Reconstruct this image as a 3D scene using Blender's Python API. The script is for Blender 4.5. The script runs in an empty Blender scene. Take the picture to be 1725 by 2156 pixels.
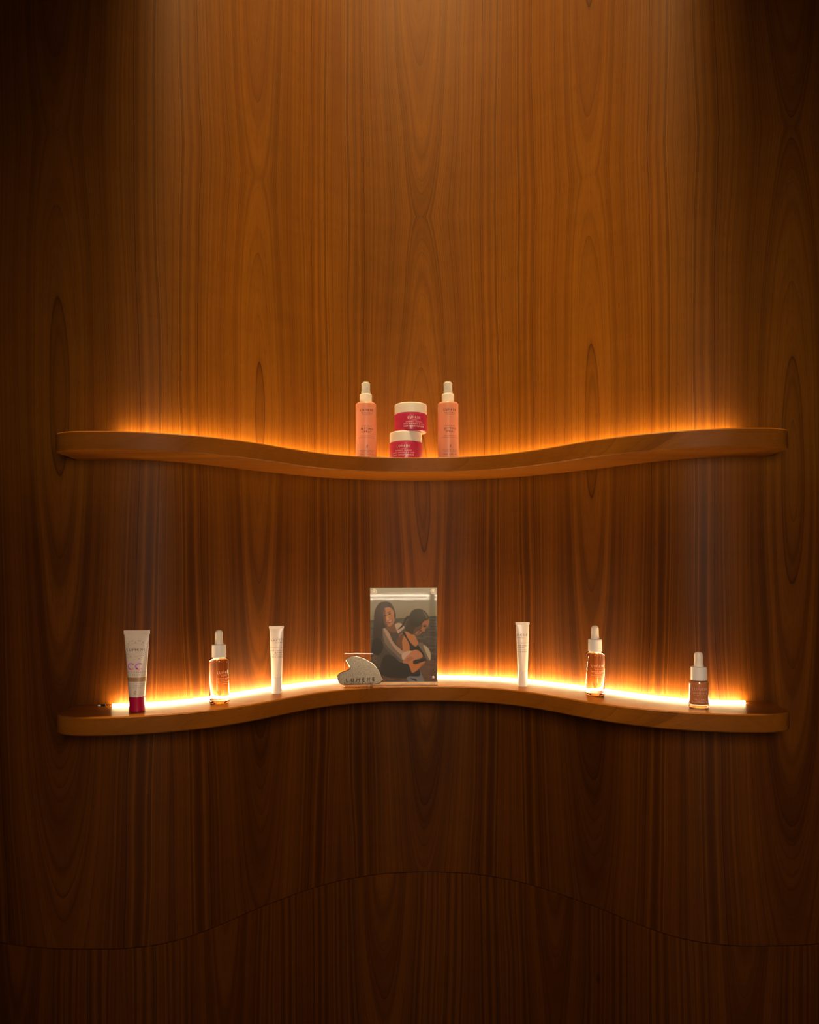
import bpy, bmesh, math, random
import numpy as np
from mathutils import Vector, Matrix

# ------------------------------------------------------------------ camera
EYE = 1.30                      # eye height above the floor
scene = bpy.context.scene
COL = scene.collection
random.seed(7)

cam_d = bpy.data.cameras.new('camera')
cam = bpy.data.objects.new('camera', cam_d)
COL.objects.link(cam)
cam_d.sensor_fit = 'HORIZONTAL'
cam_d.sensor_width = 36.0
cam_d.lens = 36.0 * 1550 / 1725
cam_d.shift_y = 120.0 / 1725
cam_d.clip_start = 0.01
cam.matrix_world = Matrix.Translation((0, 0, EYE)) @ Matrix.Rotation(math.pi / 2, 4, 'X') @ Matrix.Rotation(-0.0047, 4, 'Z')
scene.camera = cam

# ------------------------------------------------------------------ exposure, world
scene.view_settings.view_transform = 'Standard'
scene.view_settings.look = 'None'
scene.view_settings.exposure = 0.0
scene.view_settings.gamma = 1.0
scene.view_settings.use_curve_mapping = False
world = bpy.data.worlds.new('world')
scene.world = world
world.use_nodes = True
world.node_tree.nodes['Background'].inputs[0].default_value = (0.010, 0.008, 0.006, 1)
world.node_tree.nodes['Background'].inputs[1].default_value = 1.0

WARM = (1.0, 0.66, 0.26)
LED_COLOUR = (1.0, 0.68, 0.32)
LED_LOWER = 118.0
LED_UPPER = 80.0
FRONT_WATTS = 61.0  # strength of the added fill light behind the camera
FRONT_CONE = 87.0
FRONT_TILT = 0.16
FRONT_POS = (0.10, -0.35, 1.50)
FRONT_R = 0.22
FRONT_COLOUR = (1.0, 0.745, 0.53)
DOWNLIGHTS = [  # x, y, watts, cone degrees, blend, tilt towards the wall (radians)
    (0.02, 1.22, 520.0, 50, 1.0, 0.0),
]
REAR_LED = 40.0

# ------------------------------------------------------------------ helpers
def link(o):
    COL.objects.link(o)
    return o

def setp(o, label=None, cat=None, group=None, kind=None):
    if label: o['label'] = label
    if cat: o['category'] = cat
    if group: o['group'] = group
    if kind: o['kind'] = kind
    return o

def empty(name, loc=(0, 0, 0), rz=0.0, **kw):
    o = bpy.data.objects.new(name, None)
    o.empty_display_size = 0.02
    o.location = loc
    o.rotation_euler = (0, 0, rz)
    link(o)
    return setp(o, **kw)

def mesh_obj(name, verts, faces, mat, parent=None, smooth=True, sharp=35, uvs=None, loc=None, **kw):
    me = bpy.data.meshes.new(name)
    me.from_pydata([tuple(v) for v in verts], [], [tuple(f) for f in faces])
    if uvs is not None:
        uvl = me.uv_layers.new(name='UVMap')
        k = 0
        for f in uvs:
            for uv in f:
                uvl.data[k].uv = uv
                k += 1
    if smooth:
        me.polygons.foreach_set('use_smooth', [True] * len(me.polygons))
        me.set_sharp_from_angle(angle=math.radians(sharp))
    me.materials.append(mat)
    me.validate()
    o = bpy.data.objects.new(name, me)
    link(o)
    if parent is not None: o.parent = parent
    if loc is not None: o.location = loc
    return setp(o, **kw)

def bm_obj(name, bm, mat, parent=None, smooth=True, sharp=35, loc=None, **kw):
    bmesh.ops.recalc_face_normals(bm, faces=bm.faces)
    me = bpy.data.meshes.new(name)
    bm.to_mesh(me)
    bm.free()
    if smooth:
        me.polygons.foreach_set('use_smooth', [True] * len(me.polygons))
        me.set_sharp_from_angle(angle=math.radians(sharp))
    for m in (mat if isinstance(mat, (list, tuple)) else [mat]):
        me.materials.append(m)
    o = bpy.data.objects.new(name, me)
    link(o)
    if parent is not None: o.parent = parent
    if loc is not None: o.location = loc
    return setp(o, **kw)

def lathe_geo(profile, seg=56, closed=False):
    """profile of (r, z); r = 0 closes the end; closed joins last to first"""
    verts, faces, rings = [], [], []
    sup = []                                    # support rings keep long walls shading flat up to their rounded ends
    for k, p in enumerate(profile):
        sup.append(p)
        if k + 1 < len(profile):
            q = profile[k + 1]
            d = math.hypot(q[0] - p[0], q[1] - p[1])
            if d > 0.003:
                for t in (0.0006 / d, 1 - 0.0006 / d): sup.append((p[0] + (q[0] - p[0]) * t, p[1] + (q[1] - p[1]) * t))
    for r, z in sup:
        if r <= 1e-7:
            verts.append((0, 0, z)); rings.append([len(verts) - 1])
        else:
            b = len(verts)
            for i in range(seg):
                a = 2 * math.pi * i / seg
                verts.append((r * math.sin(a), -r * math.cos(a), z))
            rings.append(list(range(b, b + seg)))
    pairs = list(zip(rings[:-1], rings[1:]))
    if closed: pairs.append((rings[-1], rings[0]))
    for A, B in pairs:
        for i in range(seg):
            j = (i + 1) % seg
            if len(A) == 1 and len(B) == 1: continue
            if len(A) == 1: faces.append((A[0], B[j], B[i]))
            elif len(B) == 1: faces.append((A[i], A[j], B[0]))
            else: faces.append((A[i], A[j], B[j], B[i]))
    return verts, faces

def lathe(name, profile, mat, parent=None, seg=56, sharp=35, closed=False, **kw):
    v, f = lathe_geo(profile, seg, closed)
    return mesh_obj(name, v, f, mat, parent, True, sharp, **kw)

def box_bm(bm, x0, x1, y0, y1, z0, z1):
    vs = [bm.verts.new((x, y, z)) for z in (z0, z1) for y in (y0, y1) for x in (x0, x1)]
    for q in ((0, 2, 3, 1), (4, 5, 7, 6), (0, 1, 5, 4), (2, 6, 7, 3), (0, 4, 6, 2), (1, 3, 7, 5)):
        bm.faces.new([vs[i] for i in q])

def box(name, x0, x1, y0, y1, z0, z1, mat, parent=None, bevel=0.0, segs=2, **kw):
    bm = bmesh.new()
    box_bm(bm, x0, x1, y0, y1, z0, z1)
    if bevel > 0:
        bmesh.ops.bevel(bm, geom=list(bm.edges), offset=bevel, segments=segs, affect='EDGES', profile=0.5)
    return bm_obj(name, bm, mat, parent, smooth=False, **kw)

def spline(knots):
    """monotone cubic (Fritsch-Carlson) through symmetric half-curve knots"""
    xs = np.array([k[0] for k in knots], float); ys = np.array([k[1] for k in knots], float)
    h = np.diff(xs); dl = np.diff(ys) / h
    m = np.zeros(len(xs))
    for i in range(1, len(xs) - 1):
        if dl[i - 1] * dl[i] > 0:
            w1 = 2 * h[i] + h[i - 1]; w2 = h[i] + 2 * h[i - 1]
            m[i] = (w1 + w2) / (w1 / dl[i - 1] + w2 / dl[i])
    m[-1] = dl[-1]
    def f(x):
        x = min(max(x, xs[0]), xs[-1])
        i = min(int(np.searchsorted(xs, x, side='right')) - 1, len(xs) - 2)
        t = (x - xs[i]) / h[i]
        return ((1 + 2 * t) * (1 - t) ** 2 * ys[i] + t * (1 - t) ** 2 * h[i] * m[i]
                + t * t * (3 - 2 * t) * ys[i + 1] + t * t * (t - 1) * h[i] * m[i + 1])
    return f

# ------------------------------------------------------------------ node helpers
class N:
    def __init__(self, name):
        self.mat = bpy.data.materials.new(name)
        self.mat.use_nodes = True
        self.nt = self.mat.node_tree
        self.nt.nodes.clear()
        self.out = self.nt.nodes.new('ShaderNodeOutputMaterial')
    def node(self, t, **props):
        n = self.nt.nodes.new(t)
        for k, v in props.items(): setattr(n, k, v)
        return n
    def put(self, sock, v):
        if isinstance(v, bpy.types.NodeSocket): self.nt.links.new(v, sock)
        else: sock.default_value = v
    def m(self, op, a, b=0.0, c=0.0):
        n = self.node('ShaderNodeMath', operation=op)
        self.put(n.inputs[0], a); self.put(n.inputs[1], b); self.put(n.inputs[2], c)
        return n.outputs[0]
    def vec(self, x, y, z=0.0):
        n = self.node('ShaderNodeCombineXYZ')
        self.put(n.inputs[0], x); self.put(n.inputs[1], y); self.put(n.inputs[2], z)
        return n.outputs[0]
    def noise(self, v, scale=1.0, detail=2.0, rough=0.5):
        n = self.node('ShaderNodeTexNoise', noise_dimensions='3D')
        self.put(n.inputs['Vector'], v)
        n.inputs['Scale'].default_value = scale
        n.inputs['Detail'].default_value = detail
        n.inputs['Roughness'].default_value = rough
        return n.outputs[0]
    def noise1(self, w, detail=2.0):
        n = self.node('ShaderNodeTexNoise', noise_dimensions='1D')
        self.put(n.inputs['W'], w)
        n.inputs['Scale'].default_value = 1.0
        n.inputs['Detail'].default_value = detail
        return n.outputs[0]
    def ramp(self, f, lo, hi):
        n = self.node('ShaderNodeMapRange', interpolation_type='SMOOTHSTEP')
        self.put(n.inputs[0], f)
        n.inputs[1].default_value = lo; n.inputs[2].default_value = hi
        return n.outputs[0]
    def mix(self, f, a, b):
        n = self.node('ShaderNodeMix', data_type='RGBA')
        self.put(n.inputs[0], f)
        self.put(n.inputs[6], a if isinstance(a, bpy.types.NodeSocket) else (*a, 1))
        self.put(n.inputs[7], b if isinstance(b, bpy.types.NodeSocket) else (*b, 1))
        return n.outputs[2]
    def principled(self, **kw):
        p = self.node('ShaderNodeBsdfPrincipled')
        for k, v in kw.items():
            s = p.inputs[k.replace('_', ' ')]
            if isinstance(v, tuple) and len(v) == 3: v = (*v, 1)
            self.put(s, v)
        self.nt.links.new(p.outputs[0], self.out.inputs[0])
        return p

def simple(name, col, rough=0.4, **kw):
    n = N(name)
    n.principled(Base_Color=col, Roughness=rough, **kw)
    return n.mat

def emit(name, col, strength):
    n = N(name)
    e = n.node('ShaderNodeEmission')
    e.inputs[0].default_value = (*col, 1)
    e.inputs[1].default_value = strength
    n.nt.links.new(e.outputs[0], n.out.inputs[0])
    return n.mat

def wood(name, off=(0.0, 0.0), light=(0.34, 0.125, 0.017), mid=(0.22, 0.072, 0.009), dark=(0.065, 0.018, 0.003),
         width=0.37, slope=0.16, base=0.025, freq=1.0, line=0.75, band=0.5, mirror=None, rough=0.50, warp=1.0, pore=0.30, tight=3.2, spec=0.11, low=None, low_z=(0.0, 0.0), turn=None):
    """crown-cut veneer in book-matched leaves; UV in metres, grain runs along V"""
    n = N(name)
    uv = n.node('ShaderNodeUVMap')
    sep = n.node('ShaderNodeSeparateXYZ')
    n.nt.links.new(uv.outputs[0], sep.inputs[0])
    u0, v0 = sep.outputs[0], sep.outputs[1]
    u = n.m('ADD', u0, off[0])
    v = n.m('ABSOLUTE', n.m('SUBTRACT', v0, mirror)) if mirror is not None else n.m('ADD', v0, off[1])
    pp = n.m('PINGPONG', u, width)
    c = n.m('SUBTRACT', pp, width * 0.5)
    w1 = n.m('MULTIPLY', n.m('SUBTRACT', n.noise(n.vec(n.m('MULTIPLY', u, 6.0), n.m('MULTIPLY', v, 1.5), 3.1), 1.0, 2.0), 0.5), 0.026 * warp)
    w2 = n.m('MULTIPLY', n.m('SUBTRACT', n.noise(n.vec(n.m('MULTIPLY', u, 34.0), n.m('MULTIPLY', v, 3.2), 8.7), 1.0, 2.0), 0.5), 0.0075 * warp)
    c2 = n.m('ADD', c, n.m('ADD', w1, w2))
    dn = n.m('MULTIPLY', n.m('SUBTRACT', n.noise(n.vec(n.m('MULTIPLY', u, 2.2), n.m('MULTIPLY', v, 1.1), 17.0), 1.0, 1.0), 0.5), 0.045 * warp)
    if turn is not None:                        # every leaf of veneer has its crown at a height of its own
        wn = n.node('ShaderNodeTexWhiteNoise', noise_dimensions='1D')
        n.put(wn.inputs['W'], n.m('FLOOR', n.m('DIVIDE', u, width)))
        q = n.m('SUBTRACT', n.m('SUBTRACT', v, turn), n.m('MULTIPLY', n.m('SUBTRACT', wn.outputs['Value'], 0.5), 0.22))
        vs_ = n.m('SUBTRACT', n.m('SQRT', n.m('ADD', n.m('MULTIPLY', q, q), 0.012)), 0.11)
    else: vs_ = v
    D = n.m('ADD', n.m('ADD', n.m('MULTIPLY', vs_, slope), base), dn)
    cc_ = n.m('MULTIPLY', c2, c2)
    r = n.m('ADD', n.m('SQRT', n.m('ADD', cc_, n.m('MULTIPLY', D, D))), n.m('MULTIPLY', cc_, tight))
    # broad colour bands and the thin dark late-wood lines
    b1 = n.noise1(n.m('MULTIPLY', r, 70.0 * freq), 2.0)
    b2 = n.noise1(n.m('ADD', n.m('MULTIPLY', r, 210.0 * freq), 40.0), 2.0)
    t = n.m('FRACT', n.m('ADD', n.m('MULTIPLY', r, 95.0 * freq), n.m('MULTIPLY', b1, 2.6)))
    ln = n.m('POWER', t, 9.0)
    t2 = n.m('FRACT', n.m('ADD', n.m('MULTIPLY', r, 250.0 * freq), n.m('MULTIPLY', b2, 2.2)))
    ln2 = n.m('MULTIPLY', n.m('POWER', t2, 6.0), n.ramp(n.noise1(n.m('ADD', n.m('MULTIPLY', r, 33.0), 70.0), 1.0), 0.40, 0.62))
    lnvar = n.ramp(n.noise1(n.m('ADD', n.m('MULTIPLY', r, 26.0 * freq), 9.0), 1.0), 0.34, 0.66)
    fine = n.ramp(n.noise(n.vec(n.m('MULTIPLY', u0, 520.0), n.m('MULTIPLY', v0, 9.0), 1.3), 1.0, 3.0, 0.6), 0.40, 0.68)
    pores = n.ramp(n.noise(n.vec(n.m('MULTIPLY', u0, 1500.0), n.m('MULTIPLY', v0, 60.0), 4.1), 1.0, 1.0), 0.60, 0.72)
    tone = n.noise(n.vec(n.m('MULTIPLY', u0, 5.0), n.m('MULTIPLY', v0, 0.9), 6.0), 1.0, 2.0)
    flame = n.noise(n.vec(n.m('MULTIPLY', u0, 11.0), n.m('MULTIPLY', v0, 26.0), 2.0), 1.0, 2.0)
    f1 = n.ramp(b1, 0.5 - 0.15, 0.5 + 0.15)
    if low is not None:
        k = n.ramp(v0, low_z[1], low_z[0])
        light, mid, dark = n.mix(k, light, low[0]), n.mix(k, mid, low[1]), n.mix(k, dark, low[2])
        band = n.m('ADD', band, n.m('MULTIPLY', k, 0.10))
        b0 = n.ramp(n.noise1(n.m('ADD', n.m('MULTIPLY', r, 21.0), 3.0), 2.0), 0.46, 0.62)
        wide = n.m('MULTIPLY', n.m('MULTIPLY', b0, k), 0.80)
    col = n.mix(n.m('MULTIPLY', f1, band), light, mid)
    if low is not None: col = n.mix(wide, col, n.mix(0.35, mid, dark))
    col = n.mix(n.m('MULTIPLY', n.ramp(b2, 0.45, 0.75), n.m('MULTIPLY', band, 0.35)), col, dark)
    red = n.ramp(n.noise(n.vec(n.m('MULTIPLY', r, 30.0), n.m('MULTIPLY', v0, 0.7), 11.0), 1.0, 1.0), 0.42, 0.66)
    col = n.mix(n.m('MULTIPLY', red, 0.45), col, n.mix(0.5, (0.155, 0.040, 0.0025), mid))
    col = n.mix(n.m('MULTIPLY', fine, 0.30), col, mid)
    col = n.mix(n.m('MULTIPLY', n.m('MULTIPLY', ln, lnvar), line), col, dark)
    col = n.mix(n.m('MULTIPLY', ln2, 0.55 * line), col, dark)
    col = n.mix(n.m('MULTIPLY', pores, pore), col, dark)
    vo = n.node('ShaderNodeTexVoronoi')         # a few pin knots
    n.put(vo.inputs['Vector'], n.vec(n.m('MULTIPLY', u0, 5.0), n.m('MULTIPLY', v0, 2.2), 0.0))
    vo.inputs['Scale'].default_value = 1.0
    col = n.mix(n.m('MULTIPLY', n.ramp(vo.outputs['Distance'], 0.036, 0.010), 0.85), col, dark)
    hs = n.node('ShaderNodeHueSaturation')
    n.nt.links.new(col, hs.inputs['Color'])
    val = n.m('ADD', n.m('ADD', 0.60, n.m('MULTIPLY', tone, 0.66)), n.m('MULTIPLY', n.m('SUBTRACT', flame, 0.5), 0.20))
    n.nt.links.new(val, hs.inputs['Value'])
    bump = n.node('ShaderNodeBump')
    bump.inputs['Strength'].default_value = 0.05
    bump.inputs['Distance'].default_value = 0.0006
    n.nt.links.new(fine, bump.inputs['Height'])
    p = n.principled(Base_Color=hs.outputs[0], Roughness=rough)
    n.nt.links.new(bump.outputs[0], p.inputs['Normal'])
    p.inputs['Specular IOR Level'].default_value = spec
    return n.mat

# ------------------------------------------------------------------ materials
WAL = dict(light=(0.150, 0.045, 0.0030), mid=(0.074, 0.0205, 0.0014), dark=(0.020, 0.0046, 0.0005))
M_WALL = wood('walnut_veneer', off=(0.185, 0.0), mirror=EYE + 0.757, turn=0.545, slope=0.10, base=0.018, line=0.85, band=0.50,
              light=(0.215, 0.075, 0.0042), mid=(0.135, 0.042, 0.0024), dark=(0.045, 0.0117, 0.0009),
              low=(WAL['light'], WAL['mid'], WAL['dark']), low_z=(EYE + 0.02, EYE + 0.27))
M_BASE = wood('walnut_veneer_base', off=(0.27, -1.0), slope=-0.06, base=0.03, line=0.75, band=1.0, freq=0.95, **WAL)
M_SHELF = wood('walnut_shelf_board', off=(0.31, 2.0), width=0.9, slope=0.03, base=0.12, line=0.35, band=0.55, freq=0.8,
               light=(0.255, 0.085, 0.0075), mid=(0.180, 0.056, 0.0042), dark=(0.06, 0.017, 0.0015), rough=0.42, spec=0.08, warp=2.5, tight=0.0)

M_LIDWHITE = simple('ivory_plastic', (0.73, 0.67, 0.58), 0.45)
M_WHITE = simple('white_satin_plastic', (0.82, 0.78, 0.74), 0.32)
M_BULB = simple('white_rubber', (0.84, 0.74, 0.62), 0.5)
M_CCTUBE = simple('pale_beige_tube', (0.74, 0.62, 0.52), 0.28)
M_BAND = simple('tan_band_print', (0.42, 0.24, 0.11), 0.35)
M_MAGENTA = simple('magenta_cap', (0.40, 0.002, 0.048), 0.30)
M_INK = simple('brown_ink', (0.055, 0.024, 0.016), 0.5)
M_INKGREY = simple('grey_ink', (0.13, 0.10, 0.08), 0.5)
M_INKWHITE = simple('white_ink', (0.85, 0.72, 0.70), 0.5)
M_INKROSE = simple('rose_ink', (0.85, 0.58, 0.48), 0.5)
M_INKDARK = simple('dark_engraving', (0.03, 0.018, 0.012), 0.5)
M_ACRYL = simple('clear_acrylic', (0.97, 0.97, 0.96), 0.01, IOR=1.49, Transmission_Weight=1.0)
def thin_clear(name, refl):
    n = N(name)
    lw = n.node('ShaderNodeLayerWeight'); lw.inputs[0].default_value = 0.5
    fac = n.m('ADD', n.m('MULTIPLY', n.m('POWER', lw.outputs['Facing'], 5.0), 0.75), refl)
    tr = n.node('ShaderNodeBsdfTransparent'); tr.inputs[0].default_value = (0.97, 0.97, 0.96, 1)
    gl = n.node('ShaderNodeBsdfGlossy'); gl.inputs['Roughness'].default_value = 0.03
    mx = n.node('ShaderNodeMixShader')
    n.nt.links.new(fac, mx.inputs[0]); n.nt.links.new(tr.outputs[0], mx.inputs[1]); n.nt.links.new(gl.outputs[0], mx.inputs[2])
    n.nt.links.new(mx.outputs[0], n.out.inputs[0])
    return n.mat
M_THIN = thin_clear('thin_clear_acrylic', 0.058)
M_THINGLASS = thin_clear('thin_clear_glass', 0.035)
M_GLASSPINK = simple('pink_serum_in_glass', (1.0, 0.77, 0.68), 0.0, IOR=1.40, Transmission_Weight=1.0)
M_GLASSCLEAR = simple('clear_glass', (0.98, 0.93, 0.88), 0.0, IOR=1.45, Transmission_Weight=1.0)
M_PIPETTE = simple('glass_pipette', (1.0, 0.98, 0.96), 0.0, IOR=1.12, Transmission_Weight=1.0)
M_FOUND = simple('tan_foundation', (0.56, 0.20, 0.075), 0.25, Coat_Weight=0.5)
M_RIM = simple('polished_steel_rim', (0.78, 0.74, 0.70), 0.08, Metallic=1.0)
M_SCREW = simple('pale_satin_screw', (0.82, 0.76, 0.66), 0.35)
M_BLACK = simple('black_cable', (0.01, 0.01, 0.01), 0.4)
M_PLASTER = simple('beige_plaster', (0.50, 0.44, 0.37), 0.8)
M_CEIL = simple('ceiling_paint', (0.16, 0.13, 0.10), 0.9)
M_FLOOR = simple('dark_floor', (0.06, 0.05, 0.04), 0.5)

def translucent(name, col, tcol, fac, rough, coat=0.3):
    n = N(name)
    p = n.principled(Base_Color=col, Roughness=rough)
    p.inputs['Coat Weight'].default_value = coat
    p.inputs['Coat Roughness'].default_value = 0.15
    tr = n.node('ShaderNodeBsdfTranslucent')
    tr.inputs[0].default_value = (*tcol, 1)
    mx = n.node('ShaderNodeMixShader')
    mx.inputs[0].default_value = fac
    n.nt.links.new(p.outputs[0], mx.inputs[1])
    n.nt.links.new(tr.outputs[0], mx.inputs[2])
    n.nt.links.new(mx.outputs[0], n.out.inputs[0])
    return n.mat
M_PEACH = translucent('peach_frosted_plastic', (0.61, 0.305, 0.195), (0.90, 0.38, 0.20), 0.30, 0.34)
M_JARPINK = translucent('raspberry_jar_glass', (0.50, 0.034, 0.105), (0.85, 0.04, 0.06), 0.22, 0.34, 0.15)
M_FOOT = translucent('glow_tinted_underside', (0.85, 0.55, 0.40), (0.9, 0.5, 0.3), 0.3, 0.3)  # thick glass bottom, orange glow of the light strip put into its colour
M_TUBE = translucent('ivory_white_tube', (0.82, 0.77, 0.72), (0.9, 0.7, 0.5), 0.15, 0.34, 0.2)

def brushed():
    n = N('brushed_steel')
    tc = n.node('ShaderNodeTexCoord')
    sp = n.node('ShaderNodeSeparateXYZ')
    n.nt.links.new(tc.outputs['Object'], sp.inputs[0])
    a = n.m('MULTIPLY', sp.outputs[0], 260.0)
    b = n.m('ADD', n.m('MULTIPLY', sp.outputs[2], 2600.0), n.m('MULTIPLY', sp.outputs[0], 700.0))
    g = n.noise(n.vec(a, b), 1.0, 2.0)
    col = n.mix(g, (0.285, 0.245, 0.19), (0.305, 0.265, 0.205))
    n.principled(Base_Color=col, Roughness=n.m('ADD', 0.20, n.m('MULTIPLY', g, 0.14)), Metallic=1.0)
    return n.mat
M_BRUSHED = brushed()

def holo():
    n = N('holographic_foil')
    tc = n.node('ShaderNodeTexCoord')
    sp = n.node('ShaderNodeSeparateXYZ')
    n.nt.links.new(tc.outputs['Object'], sp.inputs[0])
    k = n.m('FRACT', n.m('ADD', n.m('MULTIPLY', sp.outputs[0], 85.0), n.m('MULTIPLY', sp.outputs[2], -60.0)))
    c = n.mix(n.ramp(k, 0.05, 0.4), (0.30, 0.003, 0.03), (0.95, 0.16, 0.36))
    c = n.mix(n.ramp(k, 0.45, 0.75), c, (0.48, 0.18, 0.85))
    n.principled(Base_Color=c, Roughness=0.25)
    return n.mat
M_HOLO = holo()

# ------------------------------------------------------------------ the wavy wall
XW, XS = 0.030, 0.022           # symmetry axes of wall and shelf edge
HALF = [(0, 1.582), (0.08, 1.575), (0.15, 1.553), (0.20, 1.527), (0.245, 1.492), (0.29, 1.450), (0.33, 1.410), (0.37, 1.362),
        (0.40, 1.330), (0.43, 1.303), (0.46, 1.285), (0.50, 1.272), (0.55, 1.266), (0.62, 1.267), (0.70, 1.277),
        (0.80, 1.310), (0.90, 1.375), (1.00, 1.445), (1.15, 1.530), (1.35, 1.575), (1.60, 1.560), (1.95, 1.500)]
FRONT = [(0, 1.448), (0.05, 1.445), (0.10, 1.434), (0.15, 1.412), (0.20, 1.374), (0.24, 1.328), (0.28, 1.277), (0.32, 1.236),
         (0.36, 1.205), (0.40, 1.183), (0.45, 1.165), (0.50, 1.156), (0.535, 1.155), (0.60, 1.157)]
_w, _f = spline(HALF), spline(FRONT)
wall_y = lambda x: _w(abs(x - XW))
front_y = lambda x: _f(abs(x - XS))

def wall_line(x0, x1, n):
    xs = np.linspace(x0, x1, n)
    P = [(float(x), float(wall_y(x))) for x in xs]
    arc = [0.0]
    for a, b in zip(P[:-1], P[1:]): arc.append(arc[-1] + math.hypot(b[0] - a[0], b[1] - a[1]))
    return P, arc

WP, WARC = wall_line(-1.899, 1.899, 381)
_axis = min(range(len(WP)), key=lambda i: abs(WP[i][0] - XW))
WARC = [a - WARC[_axis] for a in WARC]          # arc length measured from the middle of the hollow
wall_arc = lambda x: float(np.interp(x, [p[0] for p in WP], WARC))

def normals2d(P):
    out = []
    for i in range(len(P)):
        a, b = P[max(i - 1, 0)], P[min(i + 1, len(P) - 1)]
        tx, ty = b[0] - a[0], b[1] - a[1]
        l = math.hypot(tx, ty)
        out.append((ty / l, -tx / l))           # towards the room
    return out

wall_back = empty('wall_back', (0, 0, 0), kind='structure', label='wavy walnut veneer wall that hollows in the middle behind both shelves')

def panel(P, arc, z0, z1, proud, mat, thick=0.012, bevel=0.0008):
    """a bent veneer board: front face, rounded top and bottom arris, back"""
    nr = normals2d(P)
    prof = [(proud - thick, z0), (proud - bevel, z0), (proud, z0 + bevel), (proud, z1 - bevel), (proud - bevel, z1), (proud - thick, z1)]
    verts, faces, uvs = [], [], []
    k = len(prof)
    for (x, y), (nx, ny) in zip(P, nr):
        for d, z in prof: verts.append((x + nx * d, y + ny * d, z))
    for i in range(len(P) - 1):
        for j in range(k):
            j2 = (j + 1) % k
            faces.append((i * k + j, (i + 1) * k + j, (i + 1) * k + j2, i * k + j2))
            uvs.append(((arc[i], prof[j][1]), (arc[i + 1], prof[j][1]), (arc[i + 1], prof[j2][1]), (arc[i], prof[j2][1])))
    faces.append(tuple(range(k))); uvs.append(tuple((arc[0], p[1]) for p in prof))
    faces.append(tuple((len(P) - 1) * k + j for j in reversed(range(k)))); uvs.append(tuple((arc[-1], p[1]) for p in prof))
    return mesh_obj('wood_panel', verts, faces, mat, wall_back, True, 30, uvs)

Z_SEAM = EYE - 0.652
Z_LOW = EYE - 0.2306            # top of the lower shelf
Z_UP = EYE + 0.2194             # top of the upper shelf
THICK = 0.0295
CEIL = 3.80
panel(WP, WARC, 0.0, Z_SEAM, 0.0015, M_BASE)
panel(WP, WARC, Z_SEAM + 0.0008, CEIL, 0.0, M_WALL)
SP, SARC = wall_line(-0.560, 0.603, 120)
SARC = [a + wall_arc(-0.560) for a in SARC]
sp = panel(SP, SARC, Z_LOW + 0.0005, Z_LOW + 0.0195, 0.00014, M_WALL, thick=0.0012, bevel=0.0001)
sp.name = 'access_strip'

# ------------------------------------------------------------------ room around the viewer
def slab(name, x0, x1, y0, y1, z0, z1, mat, label):
    return box(name, x0, x1, y0, y1, z0, z1, mat, kind='structure', label=label)
slab('floor', -1.9, 1.9, -2.6, 1.75, -0.05, 0.0, M_FLOOR, 'dark floor of the room below the picture')
slab('ceiling', -1.9, 1.9, -2.6, 1.75, CEIL, CEIL + 0.05, M_CEIL, 'ceiling above the picture')
slab('wall_left', -1.95, -1.9, -2.6, 1.75, 0.0, CEIL, M_PLASTER, 'plain side wall left of the viewer')
slab('wall_right', 1.9, 1.95, -2.6, 1.75, 0.0, CEIL, M_PLASTER, 'plain side wall right of the viewer')
slab('wall_rear', -1.9, 1.9, -2.65, -2.6, 0.0, CEIL, M_PLASTER, 'plain wall behind the viewer')

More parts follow.
